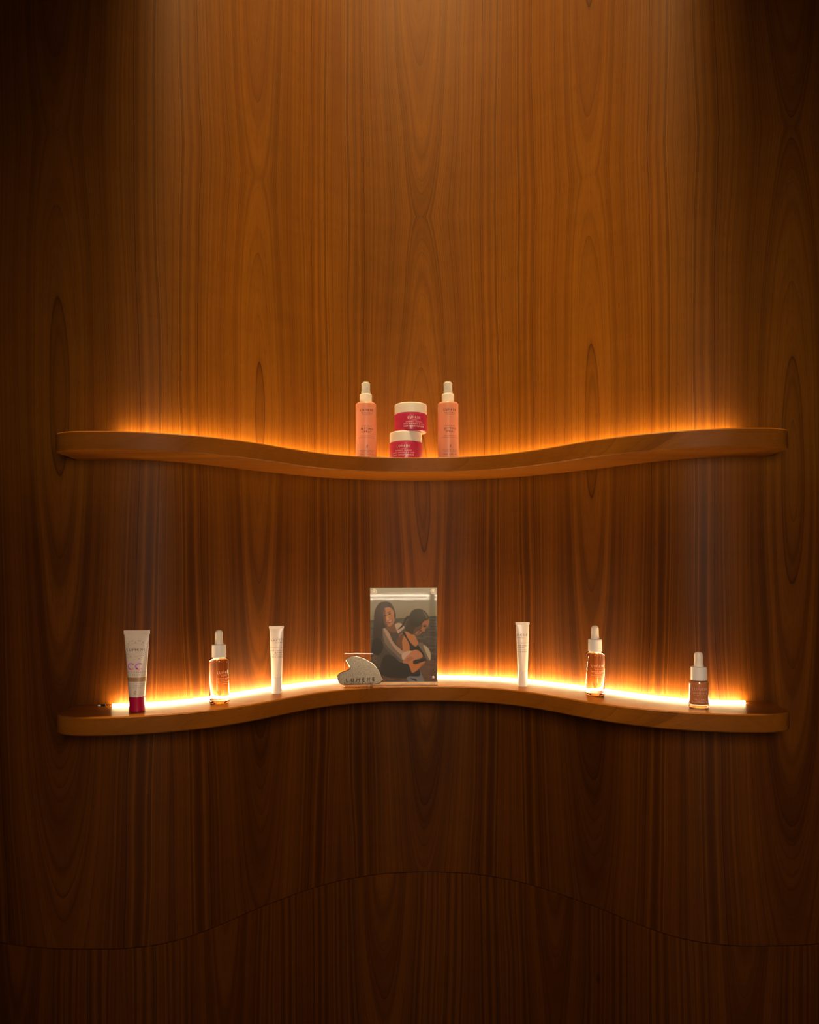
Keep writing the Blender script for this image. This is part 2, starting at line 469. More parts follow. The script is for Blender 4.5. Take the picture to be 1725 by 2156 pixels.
# ------------------------------------------------------------------ shelves
def shelf(name, z_top, led, label, x_led0, x_led1, front_dy=0.0):
    root = empty(name, (0, 0, z_top), label=label, cat='shelf')
    # outline in plan: front edge with rounded corners, ends straight back to the wall
    xl, xr, rc, ry = -0.5700, 0.6120, 0.058, 0.038
    pts = []
    def corner(cx, cy, a0, a1, n=12):
        for i in range(n + 1):
            a = a0 + (a1 - a0) * i / n
            pts.append((cx + rc * math.cos(a), cy + ry * math.sin(a)))
    yl = front_y(xl + rc); yr = front_y(xr - rc)
    corner(xl + rc, yl + ry, math.pi, 1.5 * math.pi)
    for x in np.linspace(xl + rc, xr - rc, 150)[1:-1]: pts.append((float(x), float(front_y(x))))
    corner(xr - rc, yr + ry, 1.5 * math.pi, 2 * math.pi)
    front = pts
    # back edge follows the wall, with a rebate for the light strip
    bx = np.linspace(xl, xr, 170)
    g = 0.0006
    BL = [(float(x), float(wall_y(x))) for x in bx]
    nb = normals2d(BL)
    G = 0.021
    def back(off): return [(p[0] + q[0] * off, p[1] + q[1] * off) for p, q in zip(BL, nb)]
    B0, B1 = back(g), back(G)
    top_back = []
    for x, a, b in zip(bx, B0, B1):
        if x_led0 <= x <= x_led1: top_back.append(b)
        else: top_back.append(a)
    # triangulated board: front loop + back loop, top / bottom / sides
    bm = bmesh.new()
    uvl = bm.loops.layers.uv.new('UVMap')
    rb = 0.0018
    def loop(poly, z): return [bm.verts.new((x, y, z)) for x, y in poly]
    def inset(poly):
        nn = normals2d(poly)
        return [(p[0] - q[0] * rb, p[1] - q[1] * rb) for p, q in zip(poly, nn)]
    fi = inset(front)
    groove_z = -0.011
    TF = loop(fi, 0.0); T1 = loop(front, -rb); Bf = loop(front, -THICK + rb); BF = loop(fi, -THICK)
    TB = loop(top_back, 0.0); GB = loop(top_back, groove_z); GW = loop(B0, groove_z); BB = loop(B0, -THICK)
    farc = [0.0]
    for a, b in zip(front[:-1], front[1:]): farc.append(farc[-1] + math.hypot(b[0] - a[0], b[1] - a[1]))
    def quadstrip(A, B, uvf):
        for i in range(len(A) - 1):
            f = bm.faces.new((A[i], A[i + 1], B[i + 1], B[i]))
            for lp, k in zip(f.loops, (i, i + 1, i + 1, i)): lp[uvl].uv = uvf(lp.vert.co, k)
    edge_uv = lambda co, k: (co.z + 0.17, farc[k])
    flat_uv = lambda co, k: (co.y * 0.98 + 0.03, co.x)
    quadstrip(T1, TF, edge_uv); quadstrip(Bf, T1, edge_uv); quadstrip(BF, Bf, edge_uv)
    quadstrip(TB, GB, flat_uv) ; quadstrip(GB, GW, flat_uv); quadstrip(GW, BB, flat_uv)
    def cap(A, B, uvf):                      # bridge two open chains with triangles by arc parameter
        i = j = 0
        la, lb = len(A) - 1, len(B) - 1
        while i < la or j < lb:
            if j >= lb or (i < la and (A[i + 1].co - B[j].co).length <= (A[i].co - B[j + 1].co).length):
                f = bm.faces.new((A[i], A[i + 1], B[j])); i += 1
            else:
                f = bm.faces.new((A[i], B[j + 1], B[j])); j += 1
            for lp in f.loops: lp[uvl].uv = uvf(lp.vert.co, 0)
    cap(TF, TB, flat_uv); cap(BF, BB, flat_uv)
    for e in (0, -1):                        # straight ends
        f = bm.faces.new([TF[e], T1[e], Bf[e], BF[e], BB[e], GW[e], GB[e], TB[e]])
        for lp in f.loops: lp[uvl].uv = (lp.vert.co.z, lp.vert.co.y)
    bmesh.ops.remove_doubles(bm, verts=bm.verts, dist=1e-6)
    bmesh.ops.dissolve_degenerate(bm, edges=bm.edges, dist=1e-7)
    bm_obj('board', bm, M_SHELF, root, True, 40)
    # light strip lying in the rebate
    lx = [x for x in np.linspace(x_led0 + 0.004, x_led1 - 0.004, 130)]
    LP = [(float(x), float(wall_y(x))) for x in lx]
    ln = normals2d(LP)
    prof = [(0.0100, groove_z + 0.0004), (0.0160, groove_z + 0.0004), (0.0160, 0.0026), (0.0152, 0.0032), (0.0108, 0.0032), (0.0100, 0.0026)]
    vs, fs = [], []
    for p, q in zip(LP, ln):
        for d, z in prof: vs.append((p[0] + q[0] * d, p[1] + q[1] * d, z))
    for i in range(len(LP) - 1):
        for j in range(6):
            fs.append((i * 6 + j, (i + 1) * 6 + j, (i + 1) * 6 + (j + 1) % 6, i * 6 + (j + 1) % 6))
    fs.append(tuple(range(6))); e = (len(LP) - 1) * 6; fs.append(tuple(e + k for k in range(5, -1, -1)))
    mesh_obj('light_strip', vs, fs, emit('led_strip_' + name, LED_COLOUR, led), root, False)
    return root

shelf_up = shelf('wall_shelf', Z_UP, LED_UPPER, 'upper wavy walnut wall shelf carrying spray bottles and pink jars', -0.50, 0.56)
shelf_lo = shelf('wall_shelf', Z_LOW, LED_LOWER, 'lower wavy walnut wall shelf with bright light strip, carrying photo and tubes', -0.512, 0.575)

# ------------------------------------------------------------------ lettering
def text_geo(s, size, spacing=1.0, bold=0.0):
    cu = bpy.data.curves.new('lettering', 'FONT')
    cu.body = s; cu.size = size; cu.align_x = 'CENTER'
    cu.space_character = spacing
    cu.resolution_u = 2
    cu.offset = bold
    o = bpy.data.objects.new('lettering', cu)
    link(o)
    dg = bpy.context.evaluated_depsgraph_get()
    ev = o.evaluated_get(dg)
    me = ev.to_mesh()
    V = [(v.co.x, v.co.y) for v in me.vertices]
    Fc = [tuple(p.vertices) for p in me.polygons]
    ev.to_mesh_clear()
    bpy.data.objects.remove(o); bpy.data.curves.remove(cu)
    return V, Fc

def stroke_geo(lines, w):
    """thick polylines as flat quads (2-D)"""
    V, Fc = [], []
    for pl in lines:
        for i in range(len(pl)):
            a, b = pl[max(i - 1, 0)], pl[min(i + 1, len(pl) - 1)]
            t = Vector((b[0] - a[0], b[1] - a[1]))
            if t.length < 1e-9: t = Vector((1, 0))
            t.normalize()
            nx, ny = -t.y, t.x
            k = 1.0
            if 0 < i < len(pl) - 1:
                d1 = Vector((pl[i][0] - a[0], pl[i][1] - a[1])).normalized()
                k = min(1.0 / max(abs(d1.dot(t)), 0.5), 1.6)
            V.append((pl[i][0] + nx * w * k / 2, pl[i][1] + ny * w * k / 2))
            V.append((pl[i][0] - nx * w * k / 2, pl[i][1] - ny * w * k / 2))
            if i > 0:
                n = len(V)
                Fc.append((n - 4, n - 3, n - 1, n - 2))
    return V, Fc

def disc_geo(cx, cy, r, n=12):
    V = [(cx + r * math.cos(2 * math.pi * i / n), cy + r * math.sin(2 * math.pi * i / n)) for i in range(n)]
    return V, [tuple(range(n))]

def ring_geo(cx, cy, r, w, n=40, a0=0, a1=2 * math.pi):
    return stroke_geo([[(cx + r * math.cos(a0 + (a1 - a0) * i / n), cy + r * math.sin(a0 + (a1 - a0) * i / n)) for i in range(n + 1)]], w)

def join_geo(parts):
    V, Fc = [], []
    for v, f in parts:
        b = len(V)
        V += v
        Fc += [tuple(i + b for i in q) for q in f]
    return V, Fc

def shift_geo(g, dx, dy): return [(x + dx, y + dy) for x, y in g[0]], g[1]

def logo_geo(h, weight=0.11, square=False, gap=0.34):
    """the word LUMENE in thin capitals with a dot over the M"""
    def arc(cx, cy, rx, ry, a0, a1, n=8):
        return [(cx + rx * math.cos(math.radians(a0 + (a1 - a0) * i / n)), cy + ry * math.sin(math.radians(a0 + (a1 - a0) * i / n))) for i in range(n + 1)]
    L = ([[(0, 1), (0, 0.05)], [(-0.05, 0.05), (0.46, 0.05)]], 0.46)
    U = ([[(0, 1)] + arc(0.3, 0.33, 0.3, 0.30, 180, 360) + [(0.6, 1)]], 0.60)
    Mm = ([[(0, 0), (0.20, 0.95), (0.45, 0.30), (0.70, 0.95), (0.90, 0)]], 0.90)
    if square: E = ([[(0, 1), (0, 0)], [(0, 0.95), (0.48, 0.95)], [(-0.18, 0.5), (0.42, 0.5)], [(0, 0.05), (0.48, 0.05)]], 0.48)
    else: E = ([arc(0.42, 0.5, 0.42, 0.46, 82, 278, 12), [(0, 0.5), (0.44, 0.5)]], 0.50)
    Nn = ([[(0, 0), (0, 0.98), (0.60, 0.02), (0.60, 1)]], 0.60)
    parts, x, dot = [], 0.0, None
    for k, (ls, wd) in enumerate((L, U, Mm, E, Nn, E)):
        parts.append(stroke_geo([[(px + x, py) for px, py in l] for l in ls], weight))
        if k == 2: parts.append(disc_geo(x + 0.45, 1.28, 0.085))
        x += wd + gap
    wtot = x - gap
    V, Fc = join_geo(parts)
    return [((vx - wtot / 2) * h, vy * h) for vx, vy in V], Fc

def leaf_geo(h):
    o = [(0.0, -0.5), (0.28, -0.2), (0.34, 0.2), (0.22, 0.5), (-0.12, 0.38), (-0.32, 0.05), (-0.25, -0.3), (0.0, -0.5)]
    return stroke_geo([[(x * h, y * h) for x, y in o], [(-0.05 * h, -0.55 * h), (0.12 * h, 0.3 * h)]], 0.10 * h)

def wrapped(name, items, surf, mat, parent, **kw):
    """items: list of (geo, x, z); surf(x, z) -> point on the printed skin"""
    verts, faces = [], []
    for g, dx, dz in items:
        b = len(verts)
        verts += [surf(x + dx, y + dz) for x, y in g[0]]
        faces += [tuple(i + b for i in f) for f in g[1]]
    if name in ('label_print', 'wreath_print'): kw['kind'] = 'stuff'      # tiny letters, one print
    return mesh_obj(name, verts, faces, mat, parent, False, **kw)

def cyl(R, a0=0.0, e=0.00012):
    def s(x, z):
        a = x / R + a0
        return ((R + e) * math.sin(a), -(R + e) * math.cos(a), z)
    return s

def copy_thing(root, name_loc, **kw):
    r = root.copy(); link(r); r.location = name_loc
    for k, v in kw.items(): r[k] = v
    def kids(o, to):
        for c in [x for x in bpy.data.objects if x.parent == o]:
            d = c.copy(); link(d); d.parent = to
            kids(c, d)
    kids(root, r)
    return r

# ------------------------------------------------------------------ spray bottles on the upper shelf
def spray_bottle(loc, label):
    t = empty('spray_bottle', loc, label=label, cat='bottle', group='peach spray bottles on the upper shelf')
    R = 0.0208
    lathe('bottle_body', [(0, 0.0), (R - 0.0016, 0.0), (R - 0.0004, 0.0006), (R, 0.002), (R, 0.1085), (R - 0.0006, 0.1105), (R - 0.0024, 0.1122),
                          (0.0135, 0.1132), (0, 0.1134)], M_PEACH, t, 64)
    lathe('neck_collar', [(0, 0.1134), (0.0120, 0.1134), (0.0124, 0.1139), (0.0123, 0.1285), (0.0117, 0.1300), (0.0104, 0.1305), (0, 0.1305)], M_LIDWHITE, t, 48)
    bm = bmesh.new()                        # nozzle head seen through its clear cap
    v, f = lathe_geo([(0, 0.1306), (0.0092, 0.1306), (0.0094, 0.1312), (0.0094, 0.1362), (0.0087, 0.1372), (0.0086, 0.1480), (0.0089, 0.1500), (0.0086, 0.1522), (0.0070, 0.1534), (0, 0.1538)], 40)
    vs = [bm.verts.new(p) for p in v]
    for q in f: bm.faces.new([vs[i] for i in q])
    bm_obj('spray_nozzle', bm, M_WHITE, t, True, 35)
    lathe('clear_cap', [(0, 0.1553), (0.0084, 0.1553), (0.0095, 0.1546), (0.0101, 0.1530), (0.0104, 0.1307), (0.0097, 0.1307), (0.0094, 0.1528), (0.0089, 0.1540), (0.0080, 0.1546), (0, 0.1546)],
          M_THINGLASS, t, 48, label='clear dust cap over the nozzle')
    s = cyl(R, 0.16)
    T = lambda st, sz, sp=1.15, b=0.0: text_geo(st, sz, sp, b)
    wrapped('label_print', [
        (logo_geo(0.0046, 0.18, gap=0.42), 0, 0.0930), (T('INVISIBLE', 0.0036, 1.5), 0, 0.0880), (T('ILLUMINATION', 0.0021, 1.35), 0, 0.0852),
        (stroke_geo([[(-0.011, 0.0917), (0.011, 0.0917)]], 0.0002), 0, 0),
        (T('DEWY GLOW', 0.0026, 1.35), 0, 0.0625), (T('SETTING', 0.0056, 1.25, 0.00008), 0, 0.0563), (T('SPRAY', 0.0056, 1.25, 0.00008), 0, 0.0506),
        (T('FOR LUMINOSITY &', 0.0024, 1.35), 0, 0.0432), (T('REFRESHING HYDRATION', 0.0024, 1.35), 0, 0.0398),
        (leaf_geo(0.0048), 0, 0.0238), (T('VEGAN', 0.0014, 1.2), 0, 0.0198),
        (T('MOISTURE-INFUSED GLOW', 0.0022, 1.3), 0, 0.0148), (T('FOR ALL SKIN TYPES', 0.0022, 1.3), 0, 0.0120), (T('100ml  3.4 FL.OZ.', 0.0034, 1.2), 0, 0.0064)],
        s, M_INK, t)
    return t

sb = spray_bottle((-0.0858, 1.475, Z_UP), 'peach spray bottle with white collar, left of the stacked pink jars')
copy_thing(sb, (0.0787, 1.475, Z_UP), label='peach spray bottle with white collar, right of the stacked pink jars')

# ------------------------------------------------------------------ jars
def cream_jar(loc, rz, label):
    t = empty('cream_jar', loc, rz, label=label, cat='jar', group='pink cream jars stacked on the upper shelf')
    R = 0.0334
    lathe('jar_body', [(0, 0.0), (0.0295, 0.0), (0.0318, 0.0006), (0.0328, 0.0022), (R, 0.010), (R, 0.0335), (R - 0.0005, 0.0352), (R - 0.002, 0.0360), (0, 0.0360)], M_JARPINK, t, 72)
    lathe('jar_foot', [(0, -0.0001), (0.0300, -0.0001), (0.0300, 0.0004), (0, 0.0004)], M_FOOT, t, 48, label='glass underside coloured with the light strip glow')
    lathe('lid', [(0, 0.0362), (R - 0.0012, 0.0362), (R - 0.0006, 0.0366), (R - 0.0006, 0.0548), (R - 0.0012, 0.0562), (R - 0.003, 0.0569), (0, 0.0570)], M_LIDWHITE, t, 72)
    s = cyl(R, 0.0)
    T = text_geo
    wrapped('label_print', [
        (logo_geo(0.0046, 0.15, gap=0.42), 0, 0.0235), (stroke_geo([[(-0.0105, 0.0219), (0.0105, 0.0219)]], 0.00018), 0, 0), (T('[LUMO]', 0.0022, 1.5), 0, 0.0196),
        (T('NORDIC BLOOM', 0.0034, 1.45), 0, 0.0158), (T('ANTI-WRINKLE & FIRM', 0.0034, 1.35), 0, 0.0115), (T('DAY MOISTURIZER', 0.0040, 1.35, 0.00006), 0, 0.0068)],
        s, M_INKWHITE, t)
    return t

j1 = cream_jar((-0.0062, 1.498, Z_UP), -0.16, 'raspberry pink jar with ivory lid standing on the shelf, below the other jar')
j2 = copy_thing(j1, (0.0039, 1.498, Z_UP + 0.0571), label='raspberry pink jar with ivory lid perched on top of the other jar')
j2.rotation_euler.z = 0.22

# ------------------------------------------------------------------ soft tubes
def tube_skin(r0, w1, z0, z1, d1):
    """round at z0 to a flat seal at z1: half width and half depth at height z"""
    def wd(z):
        t = min(max((z - z0) / (z1 - z0), 0.0), 1.0)
        w = r0 + (w1 - r0) * t
        d = r0 * (1 - t) ** 0.8 + d1 * (1 - (1 - t) ** 0.8)
        return w, max(d, d1)
    return wd

def tube_mesh(name, wd, z0, z1, z2, wseal, dseal, r0, mat, parent, n=48, m=26):
    verts, faces, rings = [], [], []
    def ring(w, d, z, p=2.0):
        b = len(verts)
        for i in range(n):
            a = 2 * math.pi * i / n
            c, s = math.cos(a), math.sin(a)
            verts.append((w * math.copysign(abs(s) ** (2 / p), s), -d * math.copysign(abs(c) ** (2 / p), c), z))
        rings.append(list(range(b, b + n)))
    ring(r0 * 0.86, r0 * 0.86, z0 - 0.0006)
    for i in range(m + 1):
        z = z0 + (z1 - z0) * i / m
        w, d = wd(z)
        ring(w, d, z, 2.0)
    ring(wseal, dseal, z1 + 0.0002, 3.5)
    ring(wseal, dseal, z2 - 0.0003, 3.5)
    ring(wseal - 0.0003, dseal * 0.7, z2, 3.5)
    for A, B in zip(rings[:-1], rings[1:]):
        for i in range(n):
            j = (i + 1) % n
            faces.append((A[i], A[j], B[j], B[i]))
    faces.append(tuple(reversed(rings[0]))); faces.append(tuple(rings[-1]))
    return mesh_obj(name, verts, faces, mat, parent, True, 40)

def tube_surf(wd, off=0.0, e=0.00022):
    def s(x, z):
        w, d = wd(z)
        a = (x + off) / (0.5 * (w + max(d, 0.35 * w)))
        return ((w + e) * math.sin(a), -(d + e) * math.cos(a), z)
    return s

cc = empty('cream_tube', (-0.4491, 1.2108, Z_LOW), 0.0, label='large pale beige cream tube standing on a magenta cap', cat='tube')
lathe('cap', [(0, 0), (0.0122, 0), (0.0125, 0.0004), (0.0129, 0.0232), (0.0125, 0.0238), (0, 0.0238)], M_MAGENTA, cc, 64, label='magenta screw cap')
wdc = tube_skin(0.0130, 0.0208, 0.0240, 0.1255, 0.0011)
tube_mesh('tube_body', wdc, 0.0240, 0.1255, 0.1320, 0.0217, 0.0011, 0.0130, M_CCTUBE, cc)
sc_ = tube_surf(wdc)
T = text_geo
wrapped('label_print', [
    (logo_geo(0.0040, 0.17, gap=0.42), 0, 0.0985), (T('COLOR CORRECTING', 0.0030, 1.6), 0, 0.0630), (T('CREAM', 0.0030, 1.6), 0, 0.0588),
    (T('LIGHT', 0.0032, 1.5), 0, 0.0508), (T('PERFECTING COVERAGE', 0.0021, 1.35), 0, 0.0446), (T('6-IN-1 COVERS & BLURS', 0.0021, 1.35), 0, 0.0415), (T('ALL SKIN TYPES', 0.0021, 1.35), 0, 0.0384),
    (leaf_geo(0.0048), 0.0012, 0.0315), (T('VEGAN', 0.0016, 1.2), 0.0012, 0.0275)], sc_, M_INKGREY, cc)
ringparts = [(ring_geo(0, 0, 0.0108, 0.00022, 16, math.radians(a), math.radians(a + 46)), 0, 0.1003) for a in (15, 75, 130, 200, 262, 315)]
rr = random.Random(3)
for k in range(30):                          # the sprig of tiny leaves and flowers round the logo
    a = 2 * math.pi * k / 30 + rr.uniform(-0.08, 0.08)
    r = rr.uniform(0.0118, 0.0160)
    lg = leaf_geo(rr.uniform(0.0010, 0.0021))
    ca, sa = math.cos(a), math.sin(a)
    lg = [(x * sa - y * ca, x * ca + y * sa) for x, y in lg[0]], lg[1]
    ringparts.append((lg, r * ca * 0.98, 0.1003 + r * sa))
wrapped('wreath_print', ringparts, sc_, M_INKGREY, cc)
wrapped('letters_print', [(ring_geo(-0.0052, 0.0, 0.0046, 0.0019, 24, math.radians(48), math.radians(312)), 0, 0.0735),
                          (ring_geo(0.0052, 0.0, 0.0046, 0.0019, 24, math.radians(48), math.radians(312)), 0, 0.0735)], sc_, M_HOLO, cc, label='shiny pink and violet letters CC')
band = []
for i in range(28):
    x0 = -0.021 + 0.0015 * i
    band.append((([(x0, 0), (x0 + 0.0015, 0), (x0 + 0.0015, 0.0070), (x0, 0.0070)], [(0, 1, 2, 3)]), 0, 0.0486))
wrapped('colour_band', band, tube_surf(wdc, 0, 0.00010), M_BAND, cc, label='tan shade band')

def eye_tube(loc, off, rz, label):
    t = empty('eye_cream_tube', loc, rz, label=label, cat='tube', group='slim white tubes on the lower shelf')
    lathe('cap', [(0, 0), (0.0086, 0), (0.0089, 0.0004), (0.0097, 0.0298), (0.0094, 0.0302), (0, 0.0302)], M_WHITE, t, 48)
    wd = tube_skin(0.0097, 0.0130, 0.0305, 0.1208, 0.0010)
    tube_mesh('tube_body', wd, 0.0305, 0.1208, 0.1255, 0.0138, 0.0011, 0.0097, M_TUBE, t)
    wrapped('label_print', [
        (logo_geo(0.0042, 0.15, gap=0.40), 0, 0.0985), (stroke_geo([[(-0.0095, 0.0968), (0.0095, 0.0968)]], 0.00018), 0, 0), (T('[LUMO]', 0.0026, 1.5), 0, 0.0943),
        (T('NORDIC BLOOM', 0.0029, 1.5), 0, 0.0842), (T('ANTI-WRINKLE', 0.0036, 1.2), 0, 0.0788), (T('& FIRM', 0.0036, 1.2), 0, 0.0748),
        (T('MOISTURIZING', 0.0020, 1.35), 0, 0.0712), (T('EYE CREAM', 0.0036, 1.25), 0, 0.0668)],
        tube_surf(wd, off), M_INKGREY, t)
    return t
eye_tube((-0.249, 1.3749, Z_LOW), 0.0042, 0.05, 'slim white cream tube left of the photo, standing near the silvery scraper')
eye_tube((0.2209, 1.4426, Z_LOW), -0.0046, -0.03, 'slim white cream tube right of the photo, lettering cut off at its left')

# ------------------------------------------------------------------ serum dropper bottles
def serum(loc, rz, label):
    t = empty('dropper_bottle', loc, rz, label=label, cat='bottle', group='clear pink serum dropper bottles on the lower shelf')
    R = 0.0170
    lathe('glass_bottle', [(0, 0.0008), (0.0120, 0.0004), (0.0150, 0.0), (0.0164, 0.0006), (R, 0.0022), (R, 0.0045), (R - 0.0004, 0.0058), (R, 0.0072), (R, 0.0722), (R - 0.0003, 0.0748), (R - 0.0018, 0.0768), (0.0125, 0.0782), (0.0105, 0.0790), (0, 0.0790)],
          M_GLASSPINK, t, 72)
    lathe('collar', [(0, 0.0791), (0.0120, 0.0791), (0.0123, 0.0796), (0.0120, 0.1000), (0.0114, 0.1012), (0.0075, 0.1016), (0, 0.1016)], M_WHITE, t, 56)
    lathe('rubber_bulb', [(0, 0.1017), (0.0074, 0.1017), (0.0077, 0.1024), (0.0071, 0.1052), (0.0067, 0.1090), (0.0066, 0.1190), (0.0062, 0.1222), (0.0050, 0.1247), (0.0030, 0.1260), (0, 0.1264)], M_BULB, t, 48)
    lathe('pipette', [(0, 0.0130), (0.0014, 0.0135), (0.0018, 0.0150), (0.0030, 0.0215), (0.0030, 0.0780), (0, 0.0782)], M_PIPETTE, t, 32)
    wrapped('label_print', [(logo_geo(0.0042, 0.11, gap=0.40), 0, 0.0520), (stroke_geo([[(-0.0095, 0.0504), (0.0095, 0.0504)]], 0.00018), 0, 0), (T('[LUMO]', 0.0024, 1.5), 0, 0.0476),
             (T('NORDIC BLOOM', 0.0024, 1.4), 0, 0.0430), (T('VITALITY', 0.0022, 1.4), 0, 0.0402), (T('ANTI-WRINKLE & FIRM', 0.0020, 1.3), 0, 0.0372), (T('SERUM', 0.0026, 1.4), 0, 0.0338)],
             cyl(R, 0), M_INKROSE, t)
    return t
s1 = serum((-0.3316, 1.2786, Z_LOW), 0.78, 'clear pink dropper bottle standing between the beige tube and a white tube')
s2 = copy_thing(s1, (0.3376, 1.3416, Z_LOW), label='clear pink dropper bottle on the right half of the lower shelf')
s2.rotation_euler.z = 0.10

fb = empty('foundation_bottle', (0.4781, 1.2187, Z_LOW), -0.22, label='short tan dropper bottle with white collar at the far right end', cat='bottle')
lathe('glass_base', [(0, 0.0006), (0.0120, 0.0003), (0.0148, 0.0), (0.0158, 0.0008), (0.0161, 0.0022), (0.0161, 0.0062), (0, 0.0062)], M_GLASSCLEAR, fb, 64, label='thick clear glass foot')
lathe('glass_bottle', [(0.0163, 0.0063), (0.0163, 0.0405), (0.0158, 0.0432), (0.0142, 0.0445), (0.0100, 0.0448), (0, 0.0448)], M_THINGLASS, fb, 64)
lathe('foundation', [(0, 0.0066), (0.0142, 0.0068), (0.0155, 0.0078), (0.0159, 0.0095), (0.0159, 0.0400), (0.0150, 0.0428), (0.0100, 0.0440), (0, 0.0442)], M_FOUND, fb, 64, label='tan liquid inside')
lathe('collar', [(0, 0.0449), (0.0121, 0.0449), (0.0124, 0.0454), (0.0123, 0.0660), (0.0118, 0.0667), (0, 0.0667)], M_WHITE, fb, 56)
lathe('rubber_bulb', [(0, 0.0668), (0.0078, 0.0668), (0.0080, 0.0676), (0.0072, 0.0715), (0.0068, 0.0760), (0.0067, 0.0850), (0.0063, 0.0880), (0.0050, 0.0903), (0.0028, 0.0912), (0, 0.0914)], M_BULB, fb, 48)
wrapped('label_print', [(logo_geo(0.0048, 0.11, gap=0.36), 0, 0.0292), (stroke_geo([[(-0.0105, 0.0274), (0.0105, 0.0274)]], 0.00018), 0, 0), (T('INVISIBLE', 0.0040, 1.4), 0, 0.0236), (T('ILLUMINATION', 0.0022, 1.35), 0, 0.0206),
        (T('INSTANT', 0.0040, 1.3), 0, 0.0135), (T('ILLUMINIZER', 0.0040, 1.3), 0, 0.0090)], cyl(0.0163, 0), M_INKROSE, fb)

# ------------------------------------------------------------------ acrylic frame with the photograph
def srgb(c): return tuple(((v / 255 + 0.055) / 1.055) ** 2.4 if v / 255 > 0.04045 else v / 255 / 12.92 for v in c)

def photo_colours(nx, ny):
    """the print as an array of colours: two women hugging in front of the sea; x 603-1535, y 118-1440"""
    S = 2
    W, H_ = nx * S, ny * S
    X = 603 + (np.arange(W) + 0.5) / W * 932.0
    Y = 118 + (np.arange(H_) + 0.5) / H_ * 1322.0
    XX, YY = np.meshgrid(X, Y)
    img = np.zeros((H_, W, 3))
    t = np.clip((YY - 118) / 430, 0, 1)[..., None]
    img[:] = np.array((158, 144, 118)) * (1 - t) + np.array((138, 116, 80)) * t
    rs = np.random.RandomState(5)
    hz = 572 - (XX - 603) * 0.056
    sea = YY > hz
    n1 = rs.rand(H_ // 6 + 2, W // 40 + 2)
    rip = n1[(np.arange(H_) // 6)[:, None], ((np.arange(W)[None, :] + 13 * (np.arange(H_) // 6)[:, None]) // 40) % n1.shape[1]]
    dep = np.clip((YY - hz) / 860, 0, 1)
    seac = (np.array((82, 72, 54)) * (1 - dep[..., None]) + np.array((92, 62, 44)) * dep[..., None]) * (0.82 + 0.36 * rip[..., None])
    img[sea] = seac[sea]
    near = np.abs(YY - hz) < 14
    img[near & sea] = np.array((72, 62, 46))
    def poly(pts, col, alpha=1.0, soft=0):
        P = np.array(pts, float)
        # closed Catmull-Rom for smooth outlines
        Q = []
        n = len(P)
        for i in range(n):
            p0, p1, p2, p3 = P[i - 1], P[i], P[(i + 1) % n], P[(i + 2) % n]
            for u in (0, 0.25, 0.5, 0.75):
                Q.append(0.5 * ((2 * p1) + (-p0 + p2) * u + (2 * p0 - 5 * p1 + 4 * p2 - p3) * u * u + (-p0 + 3 * p1 - 3 * p2 + p3) * u ** 3))
        Q = np.array(Q)
        x0, x1 = Q[:, 0].min(), Q[:, 0].max(); y0, y1 = Q[:, 1].min(), Q[:, 1].max()
        ix = np.where((X >= x0) & (X <= x1))[0]; iy = np.where((Y >= y0) & (Y <= y1))[0]
        if not len(ix) or not len(iy): return
        sl = (slice(iy[0], iy[-1] + 1), slice(ix[0], ix[-1] + 1))
        sx, sy = XX[sl], YY[sl]
        ins = np.zeros(sx.shape, bool)
        j = len(Q) - 1
        for i in range(len(Q)):
            xi, yi = Q[i]; xj, yj = Q[j]
            if yi != yj:
                ins ^= ((yi > sy) != (yj > sy)) & (sx < (xj - xi) * (sy - yi) / (yj - yi) + xi)
            j = i
        img[sl][ins] = img[sl][ins] * (1 - alpha) + np.array(col, float) * alpha
    # woman on the left: long dark hair, grey dress, pale wet sleeves
    poly([(655, 560), (668, 440), (720, 345), (800, 310), (880, 330), (930, 400), (955, 500), (945, 570), (900, 600), (810, 660), (800, 760), (770, 900), (740, 1000), (690, 1040), (640, 1000), (640, 860), (645, 700)], (60, 44, 33))
    poly([(700, 1000), (740, 900), (790, 720), (870, 715), (985, 750), (1010, 900), (1040, 1050), (1090, 1200), (1010, 1340), (760, 1330), (690, 1220)], (78, 62, 48))
    poly([(790, 1080), (880, 1060), (1000, 1130), (1120, 1180), (1180, 1300), (1300, 1280), (1310, 1370), (1000, 1385), (780, 1350), (740, 1250)], (50, 40, 29))
    poly([(640, 860), (700, 820), (760, 860), (780, 960), (720, 1060), (640, 1040), (618, 980)], (44, 34, 25))
    poly([(840, 650), (930, 610), (975, 700), (960, 745), (880, 735), (835, 700)], (122, 76, 50))
    poly([(785, 540), (782, 460), (805, 405), (850, 388), (900, 405), (930, 450), (945, 520), (942, 580), (915, 630), (870, 658), (830, 655), (795, 620)], (180, 112, 66))
    poly([(785, 540), (782, 460), (800, 412), (815, 440), (818, 520), (826, 600), (850, 655), (828, 655), (795, 620)], (112, 68, 44))
    poly([(940, 440), (960, 500), (950, 560), (935, 520)], (70, 48, 33))
    poly([(795, 508), (815, 498), (832, 506), (812, 514)], (60, 36, 26))
    poly([(852, 492), (872, 476), (892, 480), (874, 492)], (62, 36, 24))
    poly([(835, 470), (868, 455), (892, 452), (868, 464)], (78, 46, 30))
    poly([(838, 500), (846, 520), (862, 560), (846, 570), (832, 560)], (205, 138, 90))
    poly([(828, 606), (868, 592), (912, 562), (902, 592), (864, 614)], (105, 48, 38))
    poly([(836, 603), (870, 592), (905, 568), (892, 588), (860, 603)], (224, 196, 168))
    poly([(945, 640), (985, 612), (1040, 622), (1080, 675), (1050, 710), (990, 758), (965, 700)], (192, 150, 118))
